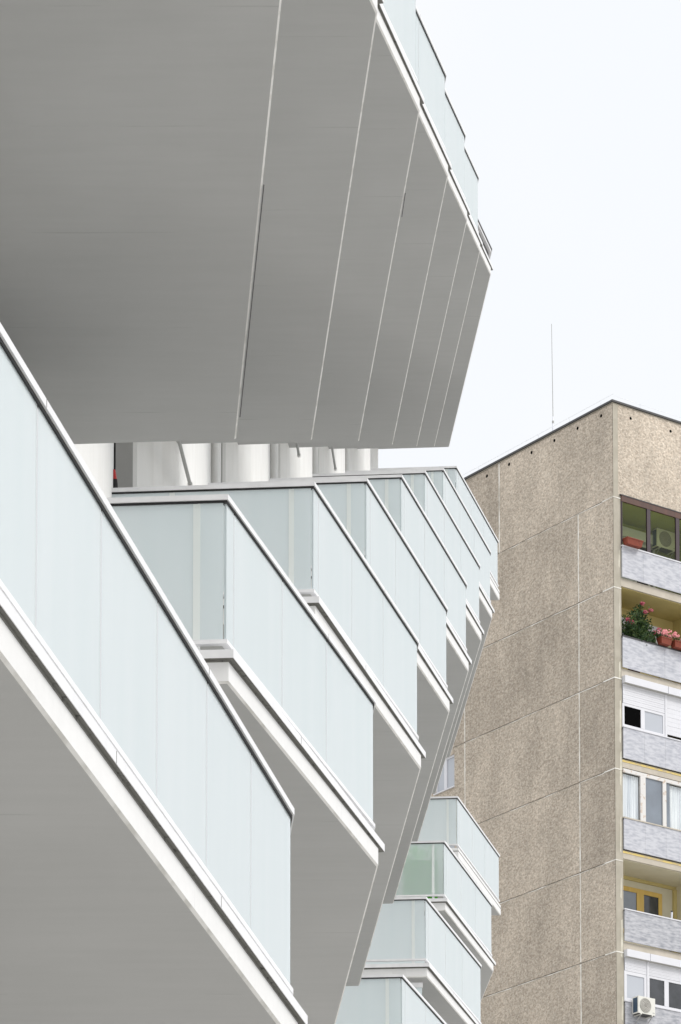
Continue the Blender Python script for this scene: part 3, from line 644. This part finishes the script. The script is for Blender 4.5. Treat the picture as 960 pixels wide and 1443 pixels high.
for k, kd in enumerate(seqk):
    for bay in range(0, 2):
        kind = kd if bay == 0 else ['curtain', 'open2', 'pvc2'][(k + bay) % 3]
        if k == 0: kind = 'brown'
        paint = {'brown': 'green', 'open1': 'ochre', 'open2': 'cream'}.get(kind, 'cream')
        lg, r0, r1, zc, zf, zt, zb_ = loggia(k, bay, kind, paint, LAB.get((kind, k)) if bay == 0 else None, 'marbledark' if k in (5, 4) else 'marble')
        zz = -2.8 * k; ct = zt + .035
        if kind == 'brown':
            f = MB(); bar(f, r0, r1, zz - .09, zz + .09, -.06, .0, 'brown'); bar(f, r0 - .05, r1, zz + .09, zz + .12, -.07, .0, 'flash')
            for c in (1.365, 2.525): bar(f, r0 + c - .29 - .07, r0 + c - .29 + .07, ct, zz - .09, -.055, .0, 'maroon')
            bar(f, r0, r0 + .03, ct, zz - .09, -.055, 0, 'maroon'); bar(f, r1 - .1, r1, ct, zz - .09, -.055, 0, 'maroon'); f.obj('window_frame', lg, xf=tx)
            for a, c in ((.03, 1.005), (1.145, 2.165), (2.305, 3.1)):
                q = MB(); bar(q, r0 + a, r0 + c, ct, zz - .09, -.03, -.024, 'tint'); q.obj('pane', lg, xf=tx)
            f = MB(); bar(f, r0 + .9, r0 + 2.5, zc - .52, zc - .22, 1.08, 1.30, 'pvc'); f.obj('shutter_box', lg, xf=tx)
            win(lg, 'window', r0 + .9, r0 + 2.45, zf + .02, zc - .525, 1.29, .09, 'pvc', ('panelight', 'black', 'panedark'), ((r0 + 1.65, .09), (r0 + 2.2, .08)))
        if kind == 'open1':
            win(lg, 'window', r0 + .45, r0 + 2.55, zf + .9, zc - .62, 1.29, .10, 'pvc', ('panedark', 'panedark'), ((r0 + 1.5, .2),))
            f = MB(); bar(f, r0 + .45, r0 + 2.55, zc - .62, zc - .42, 1.1, 1.29, 'pvc'); f.obj('shutter_box', lg, xf=tx)
            f = MB(); bar(f, r0 + 2.62, r0 + 3.1, zf + .02, zc - .62, 1.25, 1.29, 'cream'); f.obj('door', lg, xf=tx)
        if kind == 'open2':
            win(lg, 'window', r0 + .75, r0 + 2.62, zf + .75, zc - .34, 1.29, .14, 'yellow', ('pane', 'panedark'), ((r0 + 1.745, .28),))
            f = MB(); bar(f, r0 + .02, r1 - .02, zc - .12, zc - .022, 1.24, 1.295, 'ochre'); bar(f, r1 - .13, r1 - .022, zf + .02, zc - .12, 1.2, 1.295, 'ochre'); f.obj('painted_border', lg, xf=tx)
        if kind in ('pvc', 'pvc2'):
            split = 1.72 if kind == 'pvc' else .92
            f = MB()
            bar(f, r0 + .01, r0 + split - .01, zc - .22, zc, -.16, .03, 'pvc'); bar(f, r0 + split + .01, r1 + .05, zc - .22, zc, -.16, .03, 'pvc')
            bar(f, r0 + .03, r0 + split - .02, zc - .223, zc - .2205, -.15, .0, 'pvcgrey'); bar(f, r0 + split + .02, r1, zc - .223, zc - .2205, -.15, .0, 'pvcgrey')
            f.obj('shutter_box', lg, xf=tx)
            zs = zt + 1.49 - 1.49 + (.76 if kind == 'pvc' else .92)   # shutter bottom above parapet
            zs = zt + zs - zt if False else (zz - 6.33 + 5.6 if kind == 'pvc' else zz - 14.54 + 14.0)
            f = MB()
            for a, c in ((r0 + .02, r0 + split - .04), (r0 + split + .04, r1)):
                n_ = 9
                zz0, zz1 = (zs if (a < r0 + 1 or kind == 'pvc2') else ct + .1), zc - .225
                for q in range(n_):
                    h = (zz1 - zz0) / n_; bar(f, a, c, zz0 + q * h + .004, zz0 + (q + 1) * h, -.035 + .003 * (q % 2), -.01, 'pvc')
            bar(f, r0 + split - .04, r0 + split + .04, ct, zc - .225, -.05, 0, 'pvc'); f.obj('roller_shutter', lg, xf=tx)
            if kind == 'pvc':
                win(lg, 'window', r0 + .0, r0 + 1.68, ct, zs - .003, .02, .075, 'pvc', ('black', 'panelight'), ((r0 + .80, .15),))
            else:
                win(lg, 'window', r0 + .0, r0 + .88, ct, zs - .003, .02, .10, 'pvc', ('panelight',))
                win(lg, 'window', r0 + .92, r1, ct, zs - .003, .02, .07, 'pvc', ('panedark', 'panedark'), ((r0 + 1.66, .17),))
        if kind == 'curtain':
            zt2 = zz + .04
            f = MB(); bar(f, r0, r1, zt2 - .11, zt2, -.06, -.0, 'peel')
            for c, w_ in ((.77, .2), (1.62, .14), (2.5, .14)): bar(f, r0 + c - w_ / 2, r0 + c + w_ / 2, ct, zt2 - .11, -.06, .0, 'peel')
            f.obj('window_frame', lg, xf=tx)
            for a, c in ((.02, .66), (1.85, 2.4), (2.6, 3.1)):
                f = MB()
                n_ = 26
                for q in range(n_):
                    x0 = r0 + a + (c - a) * q / n_; x1 = r0 + a + (c - a) * (q + 1) / n_
                    y0 = .05 + .018 * math.sin(q * 1.9); y1 = .05 + .018 * math.sin((q + 1) * 1.9)
                    f.quad([(x0, y0, ct), (x1, y1, ct), (x1, y1, zt2 - .13), (x0, y0, zt2 - .13)], 'curtain')
                f.obj('net_curtain', lg, xf=tx)
            f = MB(); bar(f, r0 + .87, r0 + 1.55, ct, zt2 - .11, -.02, -.012, 'pane'); f.obj('pane', lg, xf=tx)
            f = MB(); bar(f, r0 + 1.69, r0 + 1.86, ct, zt2 - .11, -.02, -.012, 'pane'); f.obj('pane', lg, xf=tx)
            f = MB(); bar(f, r0 + .01, r1 - .02, zf + .03, zc - .02, .3, .34, 'pvcgrey'); f.obj('blind', lg, xf=tx)
        if k in (2, 3) and bay == 0:
            f = MB(); bar(f, r0, r1, zf - .08, zf - .02, -.012, -.001, 'yellowtrim'); f.obj('foam_strip', lg, xf=tx)

# ---- antenna, air conditioners, plants
def tw(r, l, z): v = tx((r, l, z)); return (v[0] + CX, v[1] + CY, v[2])
an = MB(); an.tube((0, 0, 0), (.0, 0, .55), .03, 'wire', 8, .022); an.tube((0, 0, .55), (-.03, 0, 3.52), .012, 'pipe', 6, .008); an.tube((0, 0, .34), (0, 0, .42), .032, 'pipe', 8)
tag(an.obj('antenna', loc=tw(.03, 2.86, 2.95)), 'thin tall rod antenna standing on the tower roof edge', 'antenna')
ANG = math.atan2(Rd.y, Rd.x)
def ac(loc, wd, dp, ht, name_label, dark=False, bracket=True):
    a = empty('air_conditioner', loc, ANG); tag(a, name_label, 'air conditioner')
    m = MB(); m.box((0, -dp, 0), (wd, 0, ht), 'acwhite'); m.obj('casing', a)
    m = MB(); cx, cz, r = wd * .42, ht * .5, ht * .42
    m.tube((cx, -dp - .012, cz), (cx, -dp + .002, cz), r, 'acgrille', 28)
    for q in range(5): 
        rr = r * (q + .7) / 5
        for s_ in range(24):
            a0, a1 = s_ * math.pi / 12, (s_ + 1) * math.pi / 12
            m.tube((cx + rr * math.cos(a0), -dp - .016, cz + rr * math.sin(a0)), (cx + rr * math.cos(a1), -dp - .016, cz + rr * math.sin(a1)), .004, 'acwhite' if not dark else 'pipe', 4)  # dark: greyer rings imitate the shade inside the balcony
    m.tube((cx, -dp - .02, cz), (cx, -dp - .01, cz), r * .16, 'acgrille', 12); m.obj('fan_grille', a)
    m = MB(); m.box((-.004, -dp + .04, .04), (.0005, -.04, ht - .04), 'acblue'); m.obj('cooling_fins', a)
    m = MB(); 
    m.box((wd * .84, -dp - .003, ht * .12), (wd * .96, -dp + .001, ht * .12 + .02), 'pipe')
    m.obj('badge_plate', a)
    if bracket:
        for x in (.08, wd - .14):
            m = MB(); m.box((x, -dp - .02, -.04), (x + .04, .02, -.002), 'acwhite'); m.tube((x + .02, -dp, -.04), (x + .02, .02, -.30), .014, 'pipe', 6); m.obj('bracket', a)
        m = MB(); m.box((.02, -dp + .01, -.02), (wd - .02, -.01, -.0005), 'flash'); m.obj('base_tray', a)
    return a
ac(tw(.54, -.09, -15.86), .66, .28, .52, 'cream air conditioner unit bolted below the lowest white balcony window')
ac(tw(2.52, 1.15, -.66), .78, .26, .58, 'air conditioner hung on the green back wall inside the brown-framed balcony', True)
def trough(r, z, ln, label, flowers=None, grp=None):
    a = empty('flower_box', tw(r, -.11, z), ANG); tag(a, label, 'flower box', grp)
    m = MB(); m.prism([(0.03, -.13), (ln - .03, -.13), (ln - .03, .05), (.03, .05)], 0, .17, 'terracotta', poly2=[(0, -.16), (ln, -.16), (ln, .08), (0, .08)])
    m.prism([(-.012, -.172), (ln + .012, -.172), (ln + .012, .092), (-.012, .092)], .1705, .20, 'terracotta'); m.obj('trough', a)
    if flowers:
        lf = MB(); fl = MB()
        for q in range(240):
            x, y, z_ = random.uniform(0, ln), random.uniform(-.16, .08), random.uniform(.16, .32)
            t_ = random.uniform(0, 6.28); r_ = .035
            lf.quad([(x, y, z_), (x + r_ * math.cos(t_), y + r_ * math.sin(t_), z_ + random.uniform(-.02, .03)), (x + r_ * math.cos(t_ + .9), y + r_ * math.sin(t_ + .9), z_ + .03)], 'leaf')
        for q in range(13):
            x, y, z_ = random.uniform(0, ln), random.uniform(-.18, .06), random.uniform(.26, .42)
            for h in range(14):
                t_, u_ = random.uniform(0, 6.28), random.uniform(-1, 1); c = math.sqrt(1 - u_ * u_); R_ = .05
                px, py, pz = x + R_ * c * math.cos(t_), y + R_ * c * math.sin(t_), z_ + R_ * u_
                fl.quad([(px, py, pz), (px + .03, py, pz + .01), (px + .028, py + .005, pz + .034), (px, py + .01, pz + .03)], flowers)
        lf.obj('foliage', a); fl.obj('blossom', a)
trough(.33, -1.45, .62, 'empty terracotta flower box on the parapet of the brown-framed balcony')
trough(1.66, -4.245, .42, 'left terracotta box of pink geraniums on the ochre balcony parapet', 'pink', 'geranium boxes on the ochre balcony')
trough(2.20, -4.245, .60, 'right terracotta box of pink geraniums on the ochre balcony parapet', 'pink', 'geranium boxes on the ochre balcony')
# tall oleander on the ochre balcony
pl = empty('oleander', tw(1.0, .25, -5.2), ANG); tag(pl, 'tall dark green oleander with crimson blossoms rising above the ochre balcony parapet', 'plant')
m = MB(); m.tube((0, 0, 0), (0, 0, .38), .17, 'terracotta', 20, .22); m.obj('pot', pl)
random.seed(21)
st_ = MB(); lf = MB(); l2 = MB(); fl = MB()
tips = [(-.42, 1.62), (-.15, 1.75), (.1, 2.02), (.35, 1.95), (.42, 1.6), (.62, 1.45), (.2, 1.5), (-.6, 1.45), (.05, 1.3), (.75, 1.3), (-.2, 1.35), (.45, 1.2), (.3, 1.75)]
for tx_, tz in tips:
    ty = random.uniform(-.35, .1)
    a = Vector((0, 0, .35)); e = Vector((tx_, ty, tz)); mid = a.lerp(e, .5) + Vector((-tx_ * .25, 0, .12))
    st_.tube(a, mid, .014, 'stem', 6, .01); st_.tube(mid, e, .01, 'stem', 6, .005)
    for q in range(190):
        t_ = random.uniform(.35, 1.02); c = (mid.lerp(e, (t_ - .35) / .67)) + Vector((random.gauss(0, .085), random.gauss(0, .085), random.gauss(0, .085)))
        dv = Vector((random.gauss(0, 1), random.gauss(0, 1), random.gauss(.2, .8))).normalized() * random.uniform(.08, .15); sd = dv.cross(Vector((random.random(), random.random(), random.random()))).normalized() * .022
        (lf if random.random() < .75 else l2).quad([c, c + dv * .5 + sd, c + dv, c + dv * .5 - sd], 'leaf' if random.random() < .75 else 'leaf2')
for x, y, z_ in ((.08, -.3, 2.08), (.55, -.3, 1.28), (.98 - .25, -.3, 1.42), (-.35, -.3, 1.42), (-.5, -.3, 1.45), (.18, -.3, 1.84), (.40, -.3, 1.95)):
    for h in range(26):
        t_, u_ = random.uniform(0, 6.28), random.uniform(-1, 1); c = math.sqrt(1 - u_ * u_); R_ = .07 if h % 2 else .05
        px, py, pz = x + R_ * c * math.cos(t_), y + R_ * c * math.sin(t_), z_ + R_ * .7 * u_
        fl.quad([(px, py, pz), (px + .045, py, pz + .01), (px + .04, py + .01, pz + .045), (px, py + .01, pz + .04)], 'crimson')
st_.obj('stem', pl); lf.obj('foliage', pl); l2.obj('young_foliage', pl); fl.obj('blossom', pl)
# folded rod in the cream balcony corner
fr = MB(); fr.tube((0, 0, 0), (.06, 0, 1.25), .035, 'wire', 10); fr.tube((.06, 0, 1.25), (.062, 0, 1.29), .037, 'flash', 10)
tag(fr.obj('folded_clothes_airer', loc=tw(2.35, .25, -13.6)), 'grey folded rod leaning in the right corner of the cream balcony', 'clothes airer')

# broom placed last (needs the facade point)
from bpy_extras.object_utils import world_to_camera_view
tag(BROOM.obj('broom', loc=pm), 'red and black broom handle standing by the first dark door frame', 'broom')
bpy.context.view_layer.update()
